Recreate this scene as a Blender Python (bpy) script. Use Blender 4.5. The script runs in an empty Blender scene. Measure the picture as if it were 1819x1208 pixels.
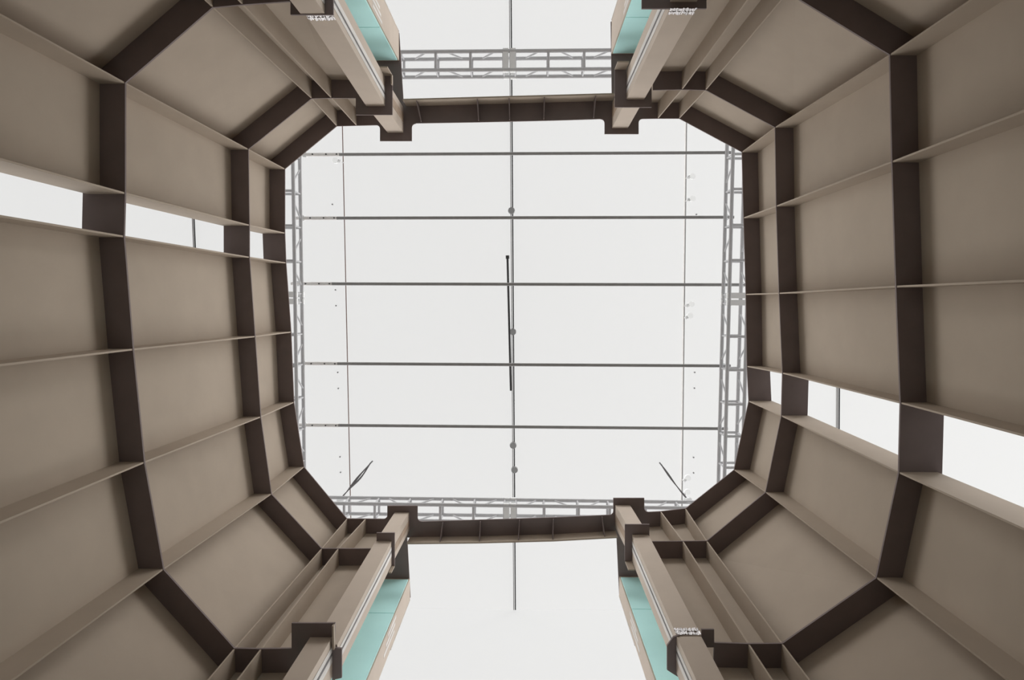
import bpy, bmesh, math, random
from mathutils import Vector, Matrix
random.seed(4)
S = bpy.context.scene
C = S.collection

# ------------------------------------------------------------------ camera
W, H, FPX = 1819, 1208, 1200.0
EYE = 1.5                                   # camera height above the floor
zen = Vector((933.19 - W / 2, 538.45 - H / 2, FPX)).normalized()   # zenith in (right, down, forward)
ax = (Vector((1, 0, 0)) - zen * zen.x).normalized()
ay = zen.cross(ax)
cam_d = bpy.data.cameras.new('camera')
cam_d.sensor_width = 36.0
cam_d.lens = FPX / W * 36.0
cam_d.clip_end = 200
cam = bpy.data.objects.new('camera', cam_d)
C.objects.link(cam)
right = Vector((ax.x, ay.x, zen.x)); down = Vector((ax.y, ay.y, zen.y)); fwd = Vector((ax.z, ay.z, zen.z))
cam.matrix_world = Matrix(((right.x, -down.x, -fwd.x, 0), (right.y, -down.y, -fwd.y, 0),
                           (right.z, -down.z, -fwd.z, EYE), (0, 0, 0, 1)))
S.camera = cam

def at(p, h):
    """plan position of a point seen at p, lying h above the camera"""
    d = Vector((p[0] - W / 2, p[1] - H / 2, FPX))
    k = h / d.dot(zen)
    return Vector((d.dot(ax) * k, d.dot(ay) * k))

# ------------------------------------------------------------------ sky and exposure
wd = bpy.data.worlds.new('wall_lighting_sky'); S.world = wd
wd.use_nodes = True
nt_w = wd.node_tree
bg = nt_w.nodes['Background']               # made-up sky: bright band added to light the tower walls, dim elsewhere
tcw = nt_w.nodes.new('ShaderNodeTexCoord'); sep = nt_w.nodes.new('ShaderNodeSeparateXYZ')
rampw = nt_w.nodes.new('ShaderNodeValToRGB')
nt_w.links.new(tcw.outputs['Generated'], sep.inputs[0]); nt_w.links.new(sep.outputs['Z'], rampw.inputs[0])
SKY_GAIN = 29.5
el = rampw.color_ramp.elements
stops = [(0.0, .02), (0.49, .05), (0.575, 1.0), (0.64, 1.0), (0.735, .042), (1.0, .038)]
for p_, _ in stops[1:-1]: el.new(p_)
for i_, (p_, v_) in enumerate(stops):
    el[i_].position = p_; el[i_].color = (v_, v_ * 0.995, v_ * 0.985, 1)
mulw = nt_w.nodes.new('ShaderNodeMath'); mulw.operation = 'MULTIPLY_ADD'      # sky brightened on the right so the left wall catches more
nt_w.links.new(sep.outputs['X'], mulw.inputs[0]); mulw.inputs[1].default_value = 0.26 * SKY_GAIN; mulw.inputs[2].default_value = SKY_GAIN
nt_w.links.new(mulw.outputs[0], bg.inputs[1])
nt_w.links.new(rampw.outputs[0], bg.inputs[0])
S.view_settings.view_transform = 'Standard'
S.view_settings.look = 'None'
S.view_settings.gamma = 1.0
S.view_settings.use_curve_mapping = False
S.view_settings.exposure = 0.0
S.cycles.max_bounces = 14
S.cycles.diffuse_bounces = 10
S.cycles.transmission_bounces = 8
S.cycles.use_denoising = True

# ------------------------------------------------------------------ materials
def lin(r, g, b):
    f = lambda c: (c / 255 / 12.92) if c <= 10 else ((c / 255 + 0.055) / 1.055) ** 2.4
    return (f(r), f(g), f(b), 1)

def mat(name, col, rough=0.7, metal=0.0, var=0.0, scale=6.0, spec=0.3, stretch=(1, 1, 1), trans=0.0, ior=1.45):
    m = bpy.data.materials.new(name); m.use_nodes = True
    nt = m.node_tree; b = nt.nodes['Principled BSDF']
    b.inputs['Roughness'].default_value = rough
    b.inputs['Metallic'].default_value = metal
    b.inputs['Specular IOR Level'].default_value = spec
    b.inputs['Transmission Weight'].default_value = trans
    b.inputs['IOR'].default_value = ior
    if var:
        tc = nt.nodes.new('ShaderNodeTexCoord'); mp = nt.nodes.new('ShaderNodeMapping')
        mp.inputs['Scale'].default_value = stretch
        nz = nt.nodes.new('ShaderNodeTexNoise'); nz.inputs['Scale'].default_value = scale
        nz.inputs['Detail'].default_value = 5
        cr = nt.nodes.new('ShaderNodeValToRGB')
        cr.color_ramp.elements[0].position = 0.3; cr.color_ramp.elements[1].position = 0.7
        cr.color_ramp.elements[0].color = tuple(c * (1 - var) for c in col[:3]) + (1,)
        cr.color_ramp.elements[1].color = tuple(min(1, c * (1 + var)) for c in col[:3]) + (1,)
        nt.links.new(tc.outputs['Object'], mp.inputs[0]); nt.links.new(mp.outputs[0], nz.inputs[0])
        nt.links.new(nz.outputs[0], cr.inputs[0]); nt.links.new(cr.outputs[0], b.inputs['Base Color'])
    else:
        b.inputs['Base Color'].default_value = col
    return m

def membrane(name, refl, trans, pass_through):
    m = bpy.data.materials.new(name); m.use_nodes = True
    nt = m.node_tree; nt.nodes.remove(nt.nodes['Principled BSDF'])
    out = nt.nodes['Material Output']
    d = nt.nodes.new('ShaderNodeBsdfDiffuse'); d.inputs[0].default_value = refl
    t = nt.nodes.new('ShaderNodeBsdfTranslucent')
    tc = nt.nodes.new('ShaderNodeTexCoord'); nz = nt.nodes.new('ShaderNodeTexNoise')
    nz.inputs['Scale'].default_value = 0.5; nz.inputs['Detail'].default_value = 3
    cr = nt.nodes.new('ShaderNodeValToRGB')
    cr.color_ramp.elements[0].color = tuple(c * 0.985 for c in trans[:3]) + (1,)
    cr.color_ramp.elements[1].color = trans
    nt.links.new(tc.outputs['Object'], nz.inputs[0]); nt.links.new(nz.outputs[0], cr.inputs[0])
    nt.links.new(cr.outputs[0], t.inputs[0])
    a = nt.nodes.new('ShaderNodeAddShader')
    nt.links.new(d.outputs[0], a.inputs[0]); nt.links.new(t.outputs[0], a.inputs[1])
    tr = nt.nodes.new('ShaderNodeBsdfTransparent')      # clear share added so the sky band reaches the walls directly
    mx = nt.nodes.new('ShaderNodeMixShader'); mx.inputs[0].default_value = pass_through
    nt.links.new(a.outputs[0], mx.inputs[1]); nt.links.new(tr.outputs[0], mx.inputs[2])
    nt.links.new(mx.outputs[0], out.inputs[0])
    return m

M_BOARD = mat('warm_grey_board', (0.40, 0.33, 0.264, 1), 0.75, var=0.03, scale=4)
M_RING = mat('shaded_ring_board', (0.215, 0.175, 0.17, 1), 0.8, var=0.06, scale=5)  # wall board darkened: the shade under the rings is put into the colour
M_COL = mat('tan_column_board', (0.50, 0.42, 0.35, 1), 0.7, var=0.03, scale=5)
M_TEAL = mat('turquoise_foam', (0.60, 0.98, 0.99, 1), 0.6, var=0.03, scale=3)
M_FOAM = mat('pale_sealing_foam', (0.64, 0.615, 0.59, 1), 0.6, var=0.12, scale=14, stretch=(1, 1, .3))
M_BARE = mat('bare_brown_core', (0.36, 0.27, 0.20, 1), 0.8, var=0.25, scale=9, stretch=(1, 1, .4))
M_GAP = mat('dark_gap_filler', (0.16, 0.15, 0.15, 1), 0.8, var=0.2, scale=10)
M_TAPE = mat('crinkled_silver_tape', (0.75, 0.72, 0.72, 1), 0.25, 0.7, var=0.25, scale=30)
M_ALU = mat('dull_aluminium', (0.52, 0.52, 0.53, 1), 0.6, 0.0, var=0.04, scale=12)
M_PLATE = mat('cast_aluminium_plate', (0.85, 0.86, 0.86, 1), 0.6, 0.0, var=0.05, scale=9)
M_STEEL = mat('galvanised_pipe', (0.29, 0.285, 0.28, 1), 0.55, 0.0, var=0.08, scale=9)
M_SLEEVE = mat('worn_pale_sleeve', (0.8, 0.78, 0.76, 1), 0.6, 0.0, var=0.08, scale=9)
M_BLACK = mat('black_webbing', (0.035, 0.03, 0.03, 1), 0.8, var=0.2, scale=20)
M_DARKM = mat('dark_metal', (0.06, 0.06, 0.06, 1), 0.5, 0.5, var=0.1)
M_DISC = mat('grey_plastic', (0.34, 0.34, 0.34, 1), 0.6, var=0.04)
M_RUST = mat('reddish_cable', (0.20, 0.13, 0.11, 1), 0.7, var=0.1)
M_CLEAR = mat('clear_lamp_plastic', (0.90, 0.90, 0.89, 1), 0.08, trans=1.0, ior=1.12)
M_WHITEP = mat('white_bracket_plastic', (0.9, 0.9, 0.9, 1), 0.5, var=0.02, trans=0.6)
M_TENT = membrane('white_tent_membrane', (0.25, 0.25, 0.25, 1), (0.091, 0.0915, 0.0915, 1), 0.22)
M_TENTW = membrane('white_tent_side_sheet', (0.25, 0.25, 0.25, 1), (0.145, 0.146, 0.146, 1), 0.22)
M_FLOOR = mat('dark_hall_floor', (0.10, 0.095, 0.09, 1), 0.8, var=0.1, scale=2)

# ------------------------------------------------------------------ mesh helpers
def obj(name, bm, m, parent=None):
    bmesh.ops.recalc_face_normals(bm, faces=bm.faces)
    me = bpy.data.meshes.new(name); bm.to_mesh(me); bm.free()
    me.materials.append(m)
    o = bpy.data.objects.new(name, me); C.objects.link(o)
    if parent is not None:
        o.parent = parent
        o.matrix_parent_inverse = Matrix.Translation(-Vector(parent.location))
    return o

def thing(name, label, cat, loc=(0, 0, 0), group=None):
    o = bpy.data.objects.new(name, None); C.objects.link(o)
    o.location = loc; o['label'] = label; o['category'] = cat
    if group: o['group'] = group
    return o

def tag(o, label, cat, group=None):
    o['label'] = label; o['category'] = cat
    if group: o['group'] = group
    return o

def structure(o, label=None):
    o['kind'] = 'structure'
    if label: o['label'] = label
    o['category'] = o.name.split('_')[0]
    return o

def loft(bm, levels):
    """levels: list of (plan polygon, z) with equal vertex counts"""
    rows = [[bm.verts.new((p[0], p[1], z)) for p in poly] for poly, z in levels]
    n = len(rows[0])
    for a, b in zip(rows, rows[1:]):
        for i in range(n):
            j = (i + 1) % n
            bm.faces.new((a[i], a[j], b[j], b[i]))
    bm.faces.new(rows[0][::-1]); bm.faces.new(rows[-1])
    return bm

def prism(bm, poly, z0, z1):
    return loft(bm, [(poly, z0), (poly, z1)])

def rect(x0, x1, y0, y1):
    return [(x0, y0), (x1, y0), (x1, y1), (x0, y1)]

def box(bm, x0, x1, y0, y1, z0, z1):
    return prism(bm, rect(min(x0, x1), max(x0, x1), min(y0, y1), max(y0, y1)), min(z0, z1), max(z0, z1))

def tube(bm, a, b, r, seg=10, r2=None):
    a = Vector(a); b = Vector(b); d = b - a
    q = d.to_track_quat('Z', 'Y').to_matrix().to_4x4()
    bmesh.ops.create_cone(bm, cap_ends=True, segments=seg, radius1=r, radius2=r if r2 is None else r2,
                          depth=d.length, matrix=Matrix.Translation((a + b) / 2) @ q)
    return bm

def NB(): return bmesh.new()

# ------------------------------------------------------------------ measured plan of the tower, level by level
HT, HM, HN = 7.5, 6.5, 4.5                  # ring levels above the eye
ZT, ZM, ZN = HT + EYE, HM + EYE, HN + EYE
TH = 0.016                                  # board thickness
L = {
 'T': [at(p, HT) for p in [(673,222),(633,223),(598,224),(506,300),(506,414),(508,467),(517,590),(522,715),(540,830),(616,921.5),(649,921.7),(688,922)]],
 'M': [at(p, HM) for p in [(632,174.5),(588,174),(553,175),(441,265),(443,400),(443,457),(453,598),(463,741),(482,878),(571,974.5),(600.5,974.6),(669,974.6)]],
 'N': [at(p, HN) for p in [(515,2),(430,8),(377,13),(222,147),(222,343),(220,420),(236,621),(256,822),(290,1012),(416,1152),(463,1153),(519,1152)]]}
R = {
 'T': [at(p, HT) for p in [(1137,211),(1169,210.5),(1207,210.5),(1318,270),(1321,387),(1325,523),(1327,651),(1330,713),(1304,835),(1218,903.5),(1174,908.6),(1145,910)]],
 'M': [at(p, HM) for p in [(1160,160),(1212,159),(1254,160),(1377,226),(1379,366),(1384,521),(1390,663),(1388,739),(1360,875),(1256,961),(1213.5,961.5),(1153,962)]],
 'N': None}
R['N'] = [R['M'][0].copy(), R['M'][1].copy(), at((1253.5,160), HM)] + [at(p, HN) for p in [(1581,97),(1585,287),(1592,509),(1600,716),(1597,840),(1557,1027),(1390,1143.5),(1330.5,1144),(1269,1142)]]

def offset(path, d, sgn):
    """push a path outward by d with mitred corners; sgn +1 / -1 picks the side"""
    n = len(path); out = []
    nor = []
    for i in range(n - 1):
        t = (path[i + 1] - path[i]).normalized()
        nor.append(Vector((t.y, -t.x)) * sgn)
    for i in range(n):
        if i == 0: v = nor[0] * d
        elif i == n - 1: v = nor[-1] * d
        else:
            m = (nor[i - 1] + nor[i]); m.normalize()
            v = m * (d / max(0.5, m.dot(nor[i])))
        out.append(path[i] + v)
    return out
# path runs back -> side -> front; on the left half outward is -x
SG = {'L': -1, 'R': 1}
def chk(path, sgn):
    o = offset(path, 0.2, sgn)
    return o
D_IN, D_OUT = 0.17, 0.25
D_RING = {'T': 0.25, 'M': 0.25, 'N': 0.285}
Zs = {'T': ZT, 'M': ZM, 'N': ZN}
half = {'L': L, 'R': R}
sg = {}
for k in 'LR':
    mid = offset(half[k]['M'], 0.2, 1)[5]
    sg[k] = 1 if abs(mid.x) > abs(half[k]['M'][5].x) else -1

# bays between the levels: (lower level, z0, upper level, z1)
BAYS = [('N', 0.0, 'N', ZN), ('N', ZN + TH, 'M', ZM), ('M', ZM + TH, 'T', ZT)]
off_in = {k: {l: offset(half[k][l], D_IN, sg[k]) for l in 'TMN'} for k in 'LR'}
off_out = {k: {l: offset(half[k][l], D_OUT, sg[k]) for l in 'TMN'} for k in 'LR'}

# ------------------------------------------------------------------ the hall: floor, tent roof, tent walls
CEIL_H = 11.5
CZ = CEIL_H + EYE
y_front = at((920, 1083), CEIL_H).y
structure(obj('floor', box(NB(), -10, 10, -9, y_front, -0.06, 0), M_FLOOR))
def sheet(a, b, c, d):
    bm = NB(); bm.faces.new([bm.verts.new(p) for p in (a, b, c, d)]); return bm
YW = -9.0
structure(obj('ceiling', sheet((-10, YW, CZ), (10, YW, CZ), (10, y_front, CZ), (-10, y_front, CZ)), M_TENT), 'white translucent tent roof above the tower')
structure(obj('wall_front', sheet((-10, y_front, 0), (10, y_front, 0), (10, y_front, CZ), (-10, y_front, CZ)), M_TENTW))
structure(obj('wall_back', sheet((-10, YW, 0), (10, YW, 0), (10, YW, CZ), (-10, YW, CZ)), M_TENTW))
structure(obj('wall_left', sheet((-10, YW, 0), (-10, y_front, 0), (-10, y_front, CZ), (-10, YW, CZ)), M_TENTW))
structure(obj('wall_right', sheet((10, YW, 0), (10, y_front, 0), (10, y_front, CZ), (10, YW, CZ)), M_TENTW))

# ------------------------------------------------------------------ tower walls: panels between ribs
def panel(k, i, bay, parent):
    a, z0, b, z1 = bay
    I, O = off_in[k], off_out[k]
    bm = loft(NB(), [([I[a][i], I[a][i+1], O[a][i+1], O[a][i]], z0), ([I[b][i], I[b][i+1], O[b][i+1], O[b][i]], z1)])
    return obj('panel', bm, M_BOARD, parent)

def rib(k, i, bay, direction, depth, parent):
    a, z0, b, z1 = bay
    d = Vector(direction); t = Vector((-d.y, d.x)) * 0.006
    def q(l):
        p = half[k][l][i] + d * 0.004
        e = p + d * depth
        return [p - t, p + t, e + t, e - t]
    return obj('rib', loft(NB(), [(q(a), z0), (q(b), z1)]), M_BOARD, parent)

def tower_wall(name, label, k, segs, ribs):
    root = bpy.data.objects.new(name, None); C.objects.link(root)
    structure(root, label)
    for bay in BAYS:
        for i in segs: panel(k, i, bay, root)
        for i, d, depth in ribs: rib(k, i, bay, d, depth, root)
    return root
lx, rx, by, fy = (-1, 0), (1, 0), (0, -1), (0, 1)
DW = D_OUT
tower_wall('wall_tower_left', 'brown ribbed tower wall with the slit window high in the picture', 'L', [3, 5, 6, 7],
           [(3, lx, .2), (4, lx, DW), (5, lx, DW), (6, lx, .2), (7, lx, .2), (8, lx, .2)])
tower_wall('wall_tower_right', 'brown ribbed tower wall with the slit window low in the picture', 'R', [3, 4, 5, 7],
           [(3, rx, .2), (4, rx, .2), (5, rx, .2), (6, rx, DW), (7, rx, DW), (8, rx, .2)])
tower_wall('wall_corner_back_left', None, 'L', [2], [])
tower_wall('wall_corner_front_left', None, 'L', [8], [])
tower_wall('wall_corner_back_right', None, 'R', [2], [])
tower_wall('wall_corner_front_right', None, 'R', [8], [])
tower_wall('wall_pier_back_left', None, 'L', [0, 1], [(1, by, .2), (2, by, .2)])
tower_wall('wall_pier_front_left', None, 'L', [9, 10], [(9, fy, .2), (10, fy, .2)])
tower_wall('wall_pier_back_right', None, 'R', [0, 1], [(1, by, .2), (2, by, .2)])
tower_wall('wall_pier_front_right', None, 'R', [9, 10], [(9, fy, .2), (10, fy, .2)])

# ------------------------------------------------------------------ ring frames
def flanges(k, l, root):
    p = half[k][l]; o = offset(p, D_RING[l], sg[k]); z = Zs[l]
    for i in range(len(p) - 1):
        if i in (0, 9): continue
        if i in (1, 10):                    # one plate over both short pier bays
            a, b = (0, 2) if i == 1 else (9, 11)
            poly = [p[a], p[a+1], p[b], o[b], o[a+1], o[a]]
        else:
            poly = [p[i], p[i+1], o[i+1], o[i]]
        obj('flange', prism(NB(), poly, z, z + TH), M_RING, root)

def fillet(cx, cy, dx, dy, r=7):
    """plan points of a small rounded inside corner at (cx, cy), opening towards dx, dy"""
    return [(cx + dx * r * (1 - math.sin(t)), cy + dy * r * (1 - math.cos(t))) for t in (0, .4, .8, 1.2, math.pi / 2)]

def top_collar(xo1, xo2, yf, yend, y1, y2):
    """xo1: pier side, xo2: gate side; y1, y2: where the ring's inner edge meets each side"""
    sx = 1 if xo2 > xo1 else -1; sy = 1 if yf > yend else -1
    a = fillet(xo1, y1, -sx, sy); b = fillet(xo2, y2, sx, sy)
    pts = [(xo1 - sx * 7, yend)] + a + [(xo1, yf), (xo2, yf)] + b[::-1] + [(xo2 + sx * 7, yend)]
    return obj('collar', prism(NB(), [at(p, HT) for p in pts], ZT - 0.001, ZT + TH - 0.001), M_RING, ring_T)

def collar(l, xo1, xo2, yf, xc1, xc2, yc, yend, root, y_pier=None):
    h = {'T': HT, 'M': HM, 'N': HN}[l]; z = Zs[l]
    pts = [(xo1, yend if y_pier is None else y_pier), (xo1, yf), (xo2, yf), (xo2, yend), (xc2, yend), (xc2, yc), (xc1, yc), (xc1, yend if y_pier is None else y_pier)]
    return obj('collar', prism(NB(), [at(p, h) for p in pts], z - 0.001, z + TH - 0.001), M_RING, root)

def poly_plate(name, l, pts, root, m=None):
    h = {'T': HT, 'M': HM, 'N': HN}[l]; z = Zs[l]
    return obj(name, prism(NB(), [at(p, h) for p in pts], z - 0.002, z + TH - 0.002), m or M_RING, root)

ring_T = thing('ring_frame', 'topmost closed ring frame with beams bridging both gate openings under the trusses', 'frame', (0, 0, ZT))
for k in 'LR': flanges(k, 'T', ring_T)
top_collar(675, 731.5, 250.5, 182, 222, 219.5)
top_collar(1134.5, 1074, 238, 180, 211, 211.5)
top_collar(688, 741.8, 898.6, 955, 922, 926.5)
top_collar(1144.5, 1089.5, 884.8, 950, 909.5, 915)
# the covers over the door slots behind the columns
for pts in ([(560, 186), (717, 186), (709, 58), (560, 58)], [(1087, 184), (1240, 184), (1240, 38), (1085, 38)],
            [(723, 952), (729, 1062), (580, 1062), (580, 952)], [(1095, 948), (1100, 1056), (1260, 1056), (1260, 948)]):
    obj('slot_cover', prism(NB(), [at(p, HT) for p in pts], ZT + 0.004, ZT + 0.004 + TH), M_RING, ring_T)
def beam(inner, outer, drop, stiff):
    z = ZT
    I = [at(p, HT) for p in inner]; O = [at(p, HT) for p in outer]
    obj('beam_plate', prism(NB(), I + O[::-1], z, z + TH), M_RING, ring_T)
    s = 1 if O[0].y > I[0].y else -1
    O2 = [p + Vector((0, s * 0.016)) for p in O]
    web = obj('beam_web', loft(NB(), [(O + O2[::-1], z - drop), (O + O2[::-1], z + TH)]), M_BOARD, ring_T)
    for x, x2 in stiff:
        def yy(pl, x_):
            for (xa, ya), (xb, yb) in zip(pl, pl[1:]):
                if x_ <= xb: break
            return ya + (yb - ya) * (x_ - xa) / (xb - xa)
        a = at((x, yy(inner, x)), HT); b = at((x2, yy(outer, x2)), HT)
        n = (b - a).normalized(); t = Vector((-n.y, n.x)) * 0.005
        a = a + n * .012; b = b - n * 0.002
        bm = NB()
        lo = [bm.verts.new((*(p + sgn * t), zz)) for sgn in (-1, 1) for p, zz in ((a, z - 0.001), (b, z - 0.001), (b, z - drop + 0.01), (a, z - 0.03))]
        bm.faces.new(lo[:4]); bm.faces.new(lo[4:][::-1])
        for i in range(4):
            j = (i + 1) % 4
            bm.faces.new((lo[i], lo[j], lo[4 + j], lo[4 + i]))
        obj('stiffener', bm, M_RING, web)
beam([(741, 927), (853, 923.5), (983, 919.5), (1090, 914.5)], [(728, 954), (853, 952.5), (983, 949), (1093, 943)], 0.19,
     [(787, 785), (853.5, 853.5), (923, 921), (983, 981), (1069, 1071)])
beam([(732, 219), (850, 217), (980, 214), (1074, 211)], [(722, 189), (850, 185.5), (980, 182), (1088, 179)], 0.22,
     [(749, 745), (850.5, 850), (905.5, 905), (966, 966), (1054, 1055)])

ring_ML = thing('ring_frame', 'middle ring frame along the left wall, one step below the closed ring', 'frame', (-2.6, 0, ZM), 'half ring frames')
flanges('L', 'M', ring_ML)
collar('M', 632, 697, 204, 651, 684, 189, 135, ring_ML)
collar('M', 669, 701, 946.5, 672, 695.5, 960, 1006, ring_ML, y_pier=975)
ring_MR = thing('ring_frame', 'middle ring frame along the right wall, one step below the closed ring', 'frame', (2.4, 0, ZM), 'half ring frames')
flanges('R', 'M', ring_MR)
collar('M', 1157.5, 1092, 190.6, 1144, 1113, 177, 123, ring_MR)
collar('M', 1153.5, 1110, 931.5, 1151, 1123, 949, 997, ring_MR)
ring_NL = thing('ring_frame', 'lowest and largest ring frame along the left wall, nearest the viewer', 'frame', (-2.6, 0, ZN), 'half ring frames')
flanges('L', 'N', ring_NL)
collar('N', 516, 592, 26, 535, 578, 22, -40, ring_NL)
collar('N', 518, 595, 1107, 551, 590, 1132, 1208, ring_NL)
poly_plate('leg_plate', 'N', [(590, 1150), (607, 1152), (607, 1204), (590, 1208)], ring_NL)
ring_NR = thing('ring_frame', 'lowest and largest ring frame along the right wall, nearest the viewer', 'frame', (2.4, 0, ZN), 'half ring frames')
flanges('R', 'N', ring_NR)
collar('N', 1255, 1140, 15, 1237, 1190, 4, -55, ring_NR)
poly_plate('leg_plate', 'N', [(1196, 1132), (1207, 1128), (1207, 1204), (1185, 1190), (1185, 1147)], ring_NR)
poly_plate('leg_plate', 'N', [(1246, 1118), (1268.5, 1118), (1268.5, 1150), (1246, 1150)], ring_NR)
# short upright flaps closing the collar ends
def flap(l, a, b, drop, root, th=0.012):
    h = {'T': HT, 'M': HM, 'N': HN}[l]; z = Zs[l]
    a = at(a, h); b = at(b, h); n = (b - a).normalized(); t = Vector((-n.y, n.x)) * th / 2
    obj('flap', prism(NB(), [a - t, a + t, b + t, b - t], z - drop, z - 0.002), M_BOARD, root)
flap('M', (681, 134), (697, 134), 0.23, ring_ML); flap('M', (697, 135), (697, 152), 0.05, ring_ML)
flap('M', (1092, 123), (1112, 123), 0.2, ring_MR)
flap('M', (1110.5, 998), (1122, 998), 0.2, ring_MR); flap('M', (696, 1006), (701, 1006), 0.16, ring_ML)
flap('N', (593.5, 1108), (594.5, 1150), 0.035, ring_NL)

# ------------------------------------------------------------------ box columns on both sides of the gates
def column(label, segs, open_side, tape_z, tape_rect, groove, loc):
    root = thing('box_column', label, 'column', loc, 'box columns beside the gate openings')
    for n_seg, (z0, r0, z1, r1) in enumerate(segs):
        obj('shaft', loft(NB(), [(rect(*r0), z0), (rect(*r1), z1)]), M_COL, root)
        # sealing strip and dark groove along the side that faces the opening
        def strip(nm, f0, f1, m, out):
            def q(r):
                x = r[1] if open_side > 0 else r[0]
                ya = r[2] if abs(r[2]) < abs(r[3]) else r[3]; yb = r[3] if ya == r[2] else r[2]
                y0 = ya + (yb - ya) * f0; y1 = ya + (yb - ya) * f1
                xs = sorted((x + open_side * 0.0005, x + open_side * out))
                return rect(xs[0], xs[1], min(y0, y1), max(y0, y1))
            obj(nm, loft(NB(), [(q(r0), z0 + 0.01), (q(r1), z1 - 0.01)]), m, root)
        if n_seg == 2:
            strip('core_strip', 0.40, 0.72, M_BARE, 0.003)
            continue
        strip('sealing_strip', groove[0], groove[1], M_FOAM, 0.003)
        strip('groove', groove[2], groove[3], M_GAP, 0.0045)
    if tape_rect:
        x0, x1, y0, y1 = tape_rect
        bm = NB()
        n = 26; s = 1 if y1 > y0 else -1
        for lay in range(2):
            z0 = tape_z + 0.05 * lay - 0.045; z1 = z0 + 0.042
            prev = None
            for i in range(n + 1):
                x = x0 + (x1 - x0) * i / n
                dy = 0.004 + random.random() * 0.006
                v = [bm.verts.new((x, y0 - s * dy, z0 + random.uniform(-.006, .006))), bm.verts.new((x, y0 - s * (dy + random.uniform(-.004, .004)), z1 + random.uniform(-.006, .006)))]
                if prev: bm.faces.new((prev[0], v[0], v[1], prev[1]))
                prev = v
        obj('tape', bm, M_TAPE, root)
    return root

g = (0.22, 0.62, 0.36, 0.44)
def sect(h, xa, xb, yf, far):
    p, q = at((xa, yf), h), at((xb, yf), h)
    y = (p.y + q.y) / 2
    return (min(p.x, q.x), max(p.x, q.x), min(y, far), max(y, far))
def col3(label, T, M, NU, NLo, yfar, side, tape):
    far = at((M[1], yfar), HM).y
    t, m, nu, nl = sect(HT, *T, far), sect(HM, *M, far), sect(HN, *NU, far), sect(HN, *NLo, far)
    tp = None
    if tape:
        f = nu[2] if abs(nu[2]) < abs(nu[3]) else nu[3]
        tp = (nu[0], nu[1], f, far)
    return column(label, [(0, nl, ZN + 0.001, nl), (ZN + TH, nu, ZM - 0.003, m), (ZM + TH, m, ZT - 0.003, t)],
                  side, ZN + tape, tp, g, (nl[0], nl[2], 0))
col3('tan box column with silver tape on its joint beside the back gate, left one',
     (689, 717, 236), (651, 684, 189), (540, 589, 22), (534, 577, 24.5), 137, 1, 0.055)
col3('tan box column with dark collar hiding its taped joint beside the back gate, right one',
     (1115, 1087, 228), (1144, 1113, 177), (1237, 1190, 15.2), (1237, 1190, 4), 126, -1, 0.025)
col3('tan box column standing out past a square dark collar beside the front gate, left one',
     (701.5, 727, 910), (667.5, 695.5, 961), (555, 598, 1147), (551, 589.5, 1132), 1003, 1, 0)
col3('tan box column wrapped with shiny tape beside the front gate, right one',
     (1119, 1093, 897), (1152, 1123, 950), (1203, 1247, 1132), (1202, 1246, 1131), 996, -1, 0.07)

# ------------------------------------------------------------------ gate jambs behind the door slots
def jamb(label, edge, inward, y_in, y_out, loc, seam_h):
    """edge: x of the jamb's free side; inward: direction away from the opening"""
    root = thing('gate_jamb', label, 'jamb', loc, 'jambs of the gate openings')
    x2 = edge + inward * 1.2
    s = 1 if y_out > y_in else -1
    obj('casing', box(NB(), edge, x2, y_in, y_out, 0, ZT), M_COL, root)
    zs = seam_h + EYE
    for z0, z1 in ((0.02, zs - 0.006), (zs + 0.006, ZT - 0.05)):
        o = obj('insulation_panel', box(NB(), edge + inward * 0.012, x2 - inward * .1, y_in, y_in - s * 0.012, z0, z1), M_TEAL, root)
        o['label'] = 'turquoise insulation panel'
    o = obj('edge_strip', box(NB(), edge - inward * 0.003, edge + inward * 0.02, y_out, y_out + s * 0.012, ZT - 1.1, ZT), M_FOAM, root)
    bm = NB()
    for q in range(3):
        y0 = y_in + s * (0.03 + 0.05 * q)
        box(bm, edge - inward * 0.002, edge, y0, y0 + s * 0.03, zs - 0.35 - 0.1 * q, zs + 0.05 - .05 * q)
    obj('tape', bm, M_FOAM, root)
    return root
def jamb_at(label, x, yi, yo, inward, seam):
    p, q = at((x, yi), HT), at((x, yo), HT)
    jamb(label, p.x, inward, p.y, q.y, (p.x, p.y, 0), seam)
jamb_at('board jamb lined with turquoise insulation behind the silver taped back column', 709, 108, 56, -1, 6.57)
jamb_at('board jamb lined with turquoise insulation behind the back column with dark collar', 1086, 96, 36, 1, 6.53)
jamb_at('board jamb lined with turquoise insulation behind the front column with square collar', 728, 1028, 1065, -1, 6.62)
jamb_at('board jamb lined with turquoise insulation behind the front column wrapped with tape', 1100, 1024, 1058, 1, 6.66)

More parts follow.
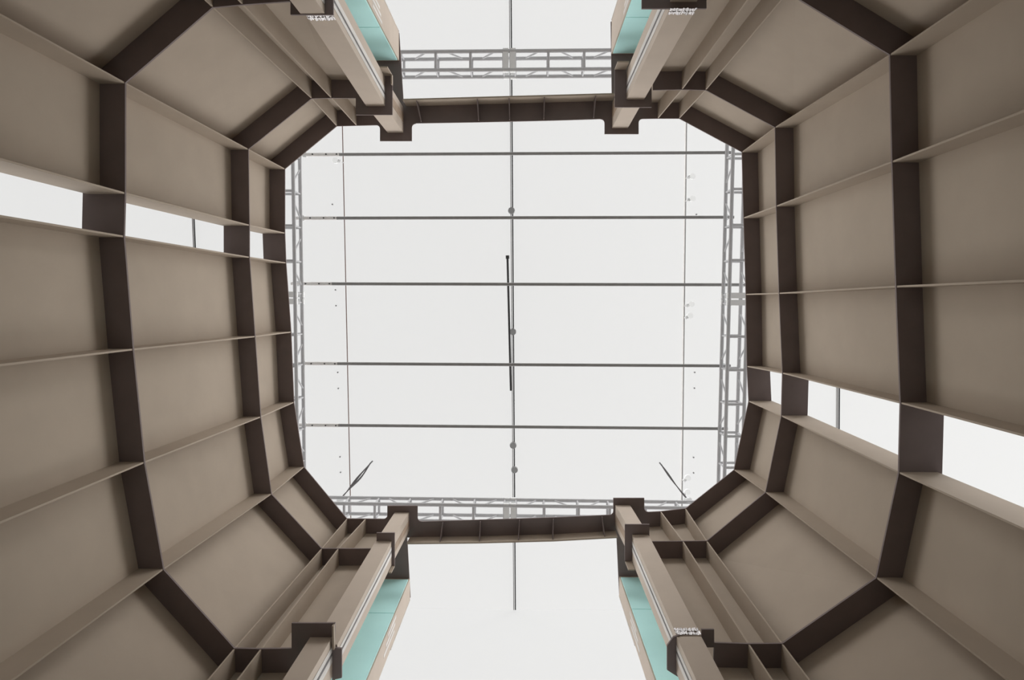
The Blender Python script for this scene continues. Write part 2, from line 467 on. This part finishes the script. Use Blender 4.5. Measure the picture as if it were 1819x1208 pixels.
# ------------------------------------------------------------------ truss frame above the tower
H_LO, H_UP = 8.7, 8.965
RC, RBR = 0.0245, 0.0115
def truss(label, lo_in, lo_out, stations, plates, loc, flip=0):
    """lo_in / lo_out: ((px,py),(px,py)) of the two lower chords, seen from below; stations: fractions along it"""
    root = thing('box_truss', label, 'truss', loc, 'trusses round the top of the tower')
    A = [at(p, H_LO) for p in lo_in]; B = [at(p, H_LO) for p in lo_out]
    zl, zu = H_LO + EYE, H_UP + EYE
    for e in (A, B):
        for z in (zl, zu):
            obj('chord', tube(NB(), (*e[0], z), (*e[1], z), RC, 12), M_ALU, root)
    ev = lambda e, f: e[0] + (e[1] - e[0]) * f
    for f in stations:
        a, b = ev(A, f), ev(B, f)
        for z in (zl, zu):
            obj('rung', tube(NB(), (*a, z), (*b, z), 0.0175, 10), M_ALU, root)
        for p in (a, b):
            obj('post', tube(NB(), (*p, zl), (*p, zu), RBR, 8), M_ALU, root)
    st = sorted(stations)
    for n, (f0, f1) in enumerate(zip(st, st[1:])):
        g0, g1 = f0 + (f1 - f0) * .3, f0 + (f1 - f0) * .75
        if any(f0 < p < f1 for p in plates): continue
        for e in (A, B):
            z0, z1 = (zl, zu) if (n + flip) % 2 else (zu, zl)
            obj('brace', tube(NB(), (*ev(e, g0), z0), (*ev(e, g1), z1), RBR, 8), M_ALU, root)
    for f in plates:
        a, b = ev(A, f), ev(B, f)
        w = (A[1] - A[0]).normalized()
        for dlt in (-0.045, 0.045):
            for z in (zl, zu):
                n = (b - a).normalized(); t = w * 0.036; c0 = a + w * dlt - n * .03; c1 = b + w * dlt + n * .03
                obj('joint_plate', prism(NB(), [c0 - t, c0 + t, c1 + t, c1 - t], z - .02, z + .02), M_PLATE, root)
    return root
def fr(v, a, b): return [(x - a) / (b - a) for x in v]
truss('aluminium box truss crossing the back gate opening beyond the top beam', ((524.5, 126.3), (1301.5, 121.2)), ((524.5, 94.1), (1301.5, 87.3)),
      fr([529, 589, 651, 713, 776, 838, 897, 917, 976.5, 1040, 1102, 1164, 1226, 1290], 524.5, 1301.5), fr([907], 524.5, 1301.5), (0, -3, 9.9), 1)
truss('aluminium box truss crossing over the front gate below the long seam', ((534.5, 893.5), (1281, 903.4)), ((534.5, 922.5), (1281, 932.4)),
      fr([545, 612, 667, 725, 784, 843, 898, 918, 969, 1030, 1085, 1148, 1209, 1270], 534.5, 1281), fr([908], 534.5, 1281), (0, 2.7, 9.9), 0)
truss('aluminium box truss along the edge of the left wall top', ((517.2, 85), (530.6, 940)), ((485.2, 85), (498.6, 940)),
      fr([92, 145, 205, 268, 332, 393, 455, 513, 529, 587, 643, 704, 762, 822, 880, 935], 85, 940), fr([521], 85, 940), (-2.9, 0, 9.9), 1)
truss('aluminium box truss along the edge of the right wall top', ((1307, 85), (1284.4, 940)), ((1339.7, 85), (1316, 940)),
      fr([92, 145, 205, 268, 329, 392, 454, 515, 531, 590, 650, 712, 770, 827, 882, 935], 85, 940), fr([523], 85, 940), (2.7, 0, 9.9), 0)

# ------------------------------------------------------------------ pipes laid across the trusses
H_P = 9.0145
pipes = [((540, 274.8), (1291, 271.2), 'back'), ((536, 387.6), (1290, 386), 'second'), ((528, 504), (1318, 506), 'third'),
         ((538, 645.6), (1284, 650), 'fourth'), ((540, 755), (1279, 761.5), 'front')]
plabel = ['steel pipe nearest the back gate, first of the five across the roof opening',
          'steel pipe just below the uppermost grey ceiling disc',
          'steel pipe crossing the upper half of the dark hanging bar',
          'steel pipe crossing the lower half of the dark hanging bar',
          'steel pipe nearest the front gate, last of the five across the roof opening']
for (a, b, _), lb in zip(pipes, plabel):
    A, B = at(a, H_P), at(b, H_P); z = H_P + EYE
    d = (B - A).normalized()
    A = A - d * .08; B = B + d * .1
    root = thing('steel_pipe', lb, 'pipe', (0, A.y, z), 'pipes lying across the trusses')
    obj('tube', tube(NB(), (*(A + d * .55), z), (*B, z), 0.021, 12), M_STEEL, root)
    obj('sleeve', tube(NB(), (*A, z), (*(A + d * .55), z), 0.024, 12), M_SLEEVE, root)
    for f in (0.2, 0.38, 0.52):
        p = A + d * f
        obj('bolt', tube(NB(), (*p, z - .03), (*p, z), 0.010, 8), M_DARKM, root)
    for p in (A + d * .09, B - d * .1):
        bm = NB(); box(bm, p.x - .035, p.x + .035, p.y - .035, p.y + .035, z - .019, z + .034)
        bmesh.ops.bevel(bm, geom=bm.edges[:], offset=.012, segments=2, affect='EDGES')
        obj('clamp', bm, M_PLATE, root)

# ------------------------------------------------------------------ under the tent roof
H_R = CEIL_H - 0.06
def line(p0, p1, h, y0, y1):
    a, b = at(p0, h), at(p1, h); d = (b - a) / (b.y - a.y)
    return a + d * (y0 - a.y), a + d * (y1 - a.y)
YB, YF = -8.9, y_front - 0.02
def rail(label, p0, p1, cable, two=True, w=0.03):
    a, b = line(p0, p1, H_R, YB, YF)
    z = H_R + EYE
    root = thing('roof_rail', label, 'rail', (a.x, 0, z), 'rails under the tent roof')
    if two:
        bm = NB()
        prism(bm, [a + Vector((-w, 0)), a + Vector((-w + .012, 0)), b + Vector((-w + .012, 0)), b + Vector((-w, 0))], z, CZ - .001)
        obj('profile', bm, M_STEEL if w > .02 else M_SLEEVE, root)
    obj('cable', tube(NB(), (*a, z + .01), (*b, z + .01), 0.011 if w > .02 else 0.008, 8), cable, root)
    return root
rail('dark central rail under the tent roof carrying the grey discs', (908, 0), (915.5, 1083), M_DARKM, True, .034)
rail('thin reddish rail left of the roof centre beside a single globe lamp', (608, 225), (622, 880), M_RUST, False, .01)
rail('thin grey rail carrying six clear globe lamps', (1220, 225), (1212, 890), M_DISC, True, .018)
rail('grey rail glimpsed through the slit window of the left wall', (344, 382), (346.5, 440), M_DARKM, True, .034)
rail('grey rail glimpsed through the slit window of the right wall', (1491.5, 695), (1491, 772), M_DARKM, True, .034)

dlab = ['grey round ceiling disc above the second steel pipe', 'grey round ceiling disc half behind the dark hanging bar',
        'grey round ceiling disc just below the front steel pipe', 'lowest grey round ceiling disc, nearest the front truss']
for p, lb in zip([(908.5, 374), (911, 589.5), (911.5, 791.5), (914, 835)], dlab):
    c = at(p, H_R - .03); z = H_R - .03 + EYE
    root = thing('ceiling_disc', lb, 'disc', (*c, z), 'grey discs on the central rail')
    bm = NB(); tube(bm, (*c, z - .02), (*c, z + .025), .052, 28)
    bmesh.ops.bevel(bm, geom=[e for e in bm.edges if abs(e.verts[0].co.z - e.verts[1].co.z) < 1e-5], offset=.006, segments=2, affect='EDGES')
    obj('cover', bm, M_DISC, root)
    obj('rim', tube(NB(), (*c, z + .02), (*c, z + .045), .06, 28), M_WHITEP, root)
    obj('stem', tube(NB(), (*c, z + .04), (*c, CZ - 0.002), .012, 10), M_DISC, root)

# dark bar hanging below the central rail
a, b = at((901.5, 456), H_R - .25), at((907.5, 694), H_R - .25); z = H_R - .25 + EYE
bar = thing('hanging_bar', 'long dark bar hanging beside the central roof rail', 'bar', (*((a + b) / 2), z))
obj('bar', tube(NB(), (*a, z), (*b, z), 0.018, 12), M_DARKM, bar)
d = (b - a).normalized()
obj('end_cap', tube(NB(), (*(a - d * .02), z), (*(a + d * .035), z), 0.03, 12), M_DARKM, bar)
for f in (0.12, 0.9):
    p = a + (b - a) * f
    obj('hanger', tube(NB(), (*p, z), (*p, CZ - .002), 0.006, 8), M_DARKM, bar)

# clear globe lamps on short brackets
llab = ['clear globe lamp alone beside the reddish rail near the back', 'clear globe lamp nearest the back on the thin grey rail',
        'clear globe lamp second from the back on the thin grey rail', 'clear globe lamp third from the back, above its close neighbour',
        'clear globe lamp fourth from the back, below its close neighbour', 'clear globe lamp next to the black strap, upper of two',
        'clear globe lamp next to the black strap, lower of two']
rails_x = {0: lambda y: at((608 + 14 * (y - 225) / 655, y), H_R), 1: lambda y: at((1220 - 8 * (y - 225) / 665, y), H_R)}
for n, (p, lb) in enumerate(zip([(595.5, 285), (1230, 313), (1230, 353), (1228, 540), (1226, 560.5), (1222, 848.5), (1221, 874)], llab)):
    h = H_R - .10; c = at(p, h); z = h + EYE
    root = thing('globe_lamp', lb, 'lamp', (*c, z), 'clear globe lamps under the roof')
    bm = NB(); bmesh.ops.create_uvsphere(bm, u_segments=24, v_segments=14, radius=.052, matrix=Matrix.Translation((*c, z)))
    g_ = obj('globe', bm, M_CLEAR, root)
    for f in g_.data.polygons: f.use_smooth = True
    q = rails_x[0 if n == 0 else 1](p[1] + 4)
    obj('bracket', tube(NB(), (*q, H_R + EYE), (*(c + (q - c).normalized() * .05), z + .02), .012, 8), M_WHITEP, root)
    obj('socket', tube(NB(), (*(c + (q - c).normalized() * .04), z), (*(c + (q - c).normalized() * .085), z + .01), .026, 12), M_WHITEP, root)

# little bolts through the roof membrane
dots = [(590.5, 363), (591, 342 + 0.5), (596, 515), (597, 543), (600, 661.5), (601, 690), (604, 811.5), (605, 839),
        (1237, 381), (1234, 661.5), (1233.5, 689.5), (1232, 812.5), (1232, 840)]
for p in dots:
    if p == (591, 342.5): continue
    c = at(p, CEIL_H - .02)
    o = obj('roof_bolt', tube(NB(), (*c, CZ - .03), (*c, CZ - .001), .013, 10), M_DISC)
    side = 'reddish' if p[0] < 900 else 'grey'
    tag(o, 'small grey bolt in the tent roof beside the thin %s rail' % side, 'bolt', 'roof bolts along the %s rail' % side)

# black lifting straps from the roof to the truss corners
def strap(label, p_top, p_mid, p_low, h_mid):
    pts = [Vector((*at(p_top, CEIL_H - .15), CZ - .15)), Vector((*at(p_mid, h_mid), h_mid + EYE)), Vector((*at(p_low, 9.05), 9.05 + EYE))]
    root = thing('lifting_strap', label, 'strap', pts[2], 'black lifting straps')
    def ribbon(ws, off):
        bm = NB(); rows = []
        n = 24
        for i in range(n + 1):
            f = i / n
            a_, b_, c_ = pts
            p = a_ * (1 - f) ** 2 + b_ * 2 * f * (1 - f) + c_ * f * f
            tg = ((b_ - a_) * (1 - f) + (c_ - b_) * f).normalized()
            s1 = tg.cross(Vector((0, 0, 1))).normalized(); s2 = tg.cross(s1)
            tw = f * 2.2
            u = s1 * math.cos(tw) + s2 * math.sin(tw); v = tg.cross(u)
            w = ws(f)
            p = p + u * off * math.sin(math.pi * f)
            rows.append([bm.verts.new(p + u * w * sx + v * 0.006 * sy) for sx, sy in ((-1, -1), (1, -1), (1, 1), (-1, 1))])
        for r0, r1 in zip(rows, rows[1:]):
            for i in range(4):
                j = (i + 1) % 4; bm.faces.new((r0[i], r0[j], r1[j], r1[i]))
        bm.faces.new(rows[0][::-1]); bm.faces.new(rows[-1])
        return bm
    obj('webbing', ribbon(lambda f: 0.007 + 0.012 * math.sin(math.pi * min(1, f * 1.1) ** 2) , 0.018), M_BLACK, root)
    obj('webbing', ribbon(lambda f: 0.006 + 0.006 * math.sin(math.pi * f), -0.022), M_BLACK, root)
    t = pts[0]
    bm = NB(); tube(bm, t + Vector((0, 0, -.02)), t + Vector((0, 0, .149)), .012, 10)
    obj('hook', bm, M_DARKM, root)
    e = pts[2]
    bm = NB(); tube(bm, e + Vector((-.04, 0, -.02)), e + Vector((.04, 0, .03)), .03, 12)
    obj('shackle', bm, M_PLATE, root)
strap('black lifting strap above the front left corner of the trusses', (658, 823), (634, 855), (603, 888), 10.2)
strap('black lifting strap beside the two lowest globe lamps', (1175, 826), (1197, 858), (1222, 888), 10.2)
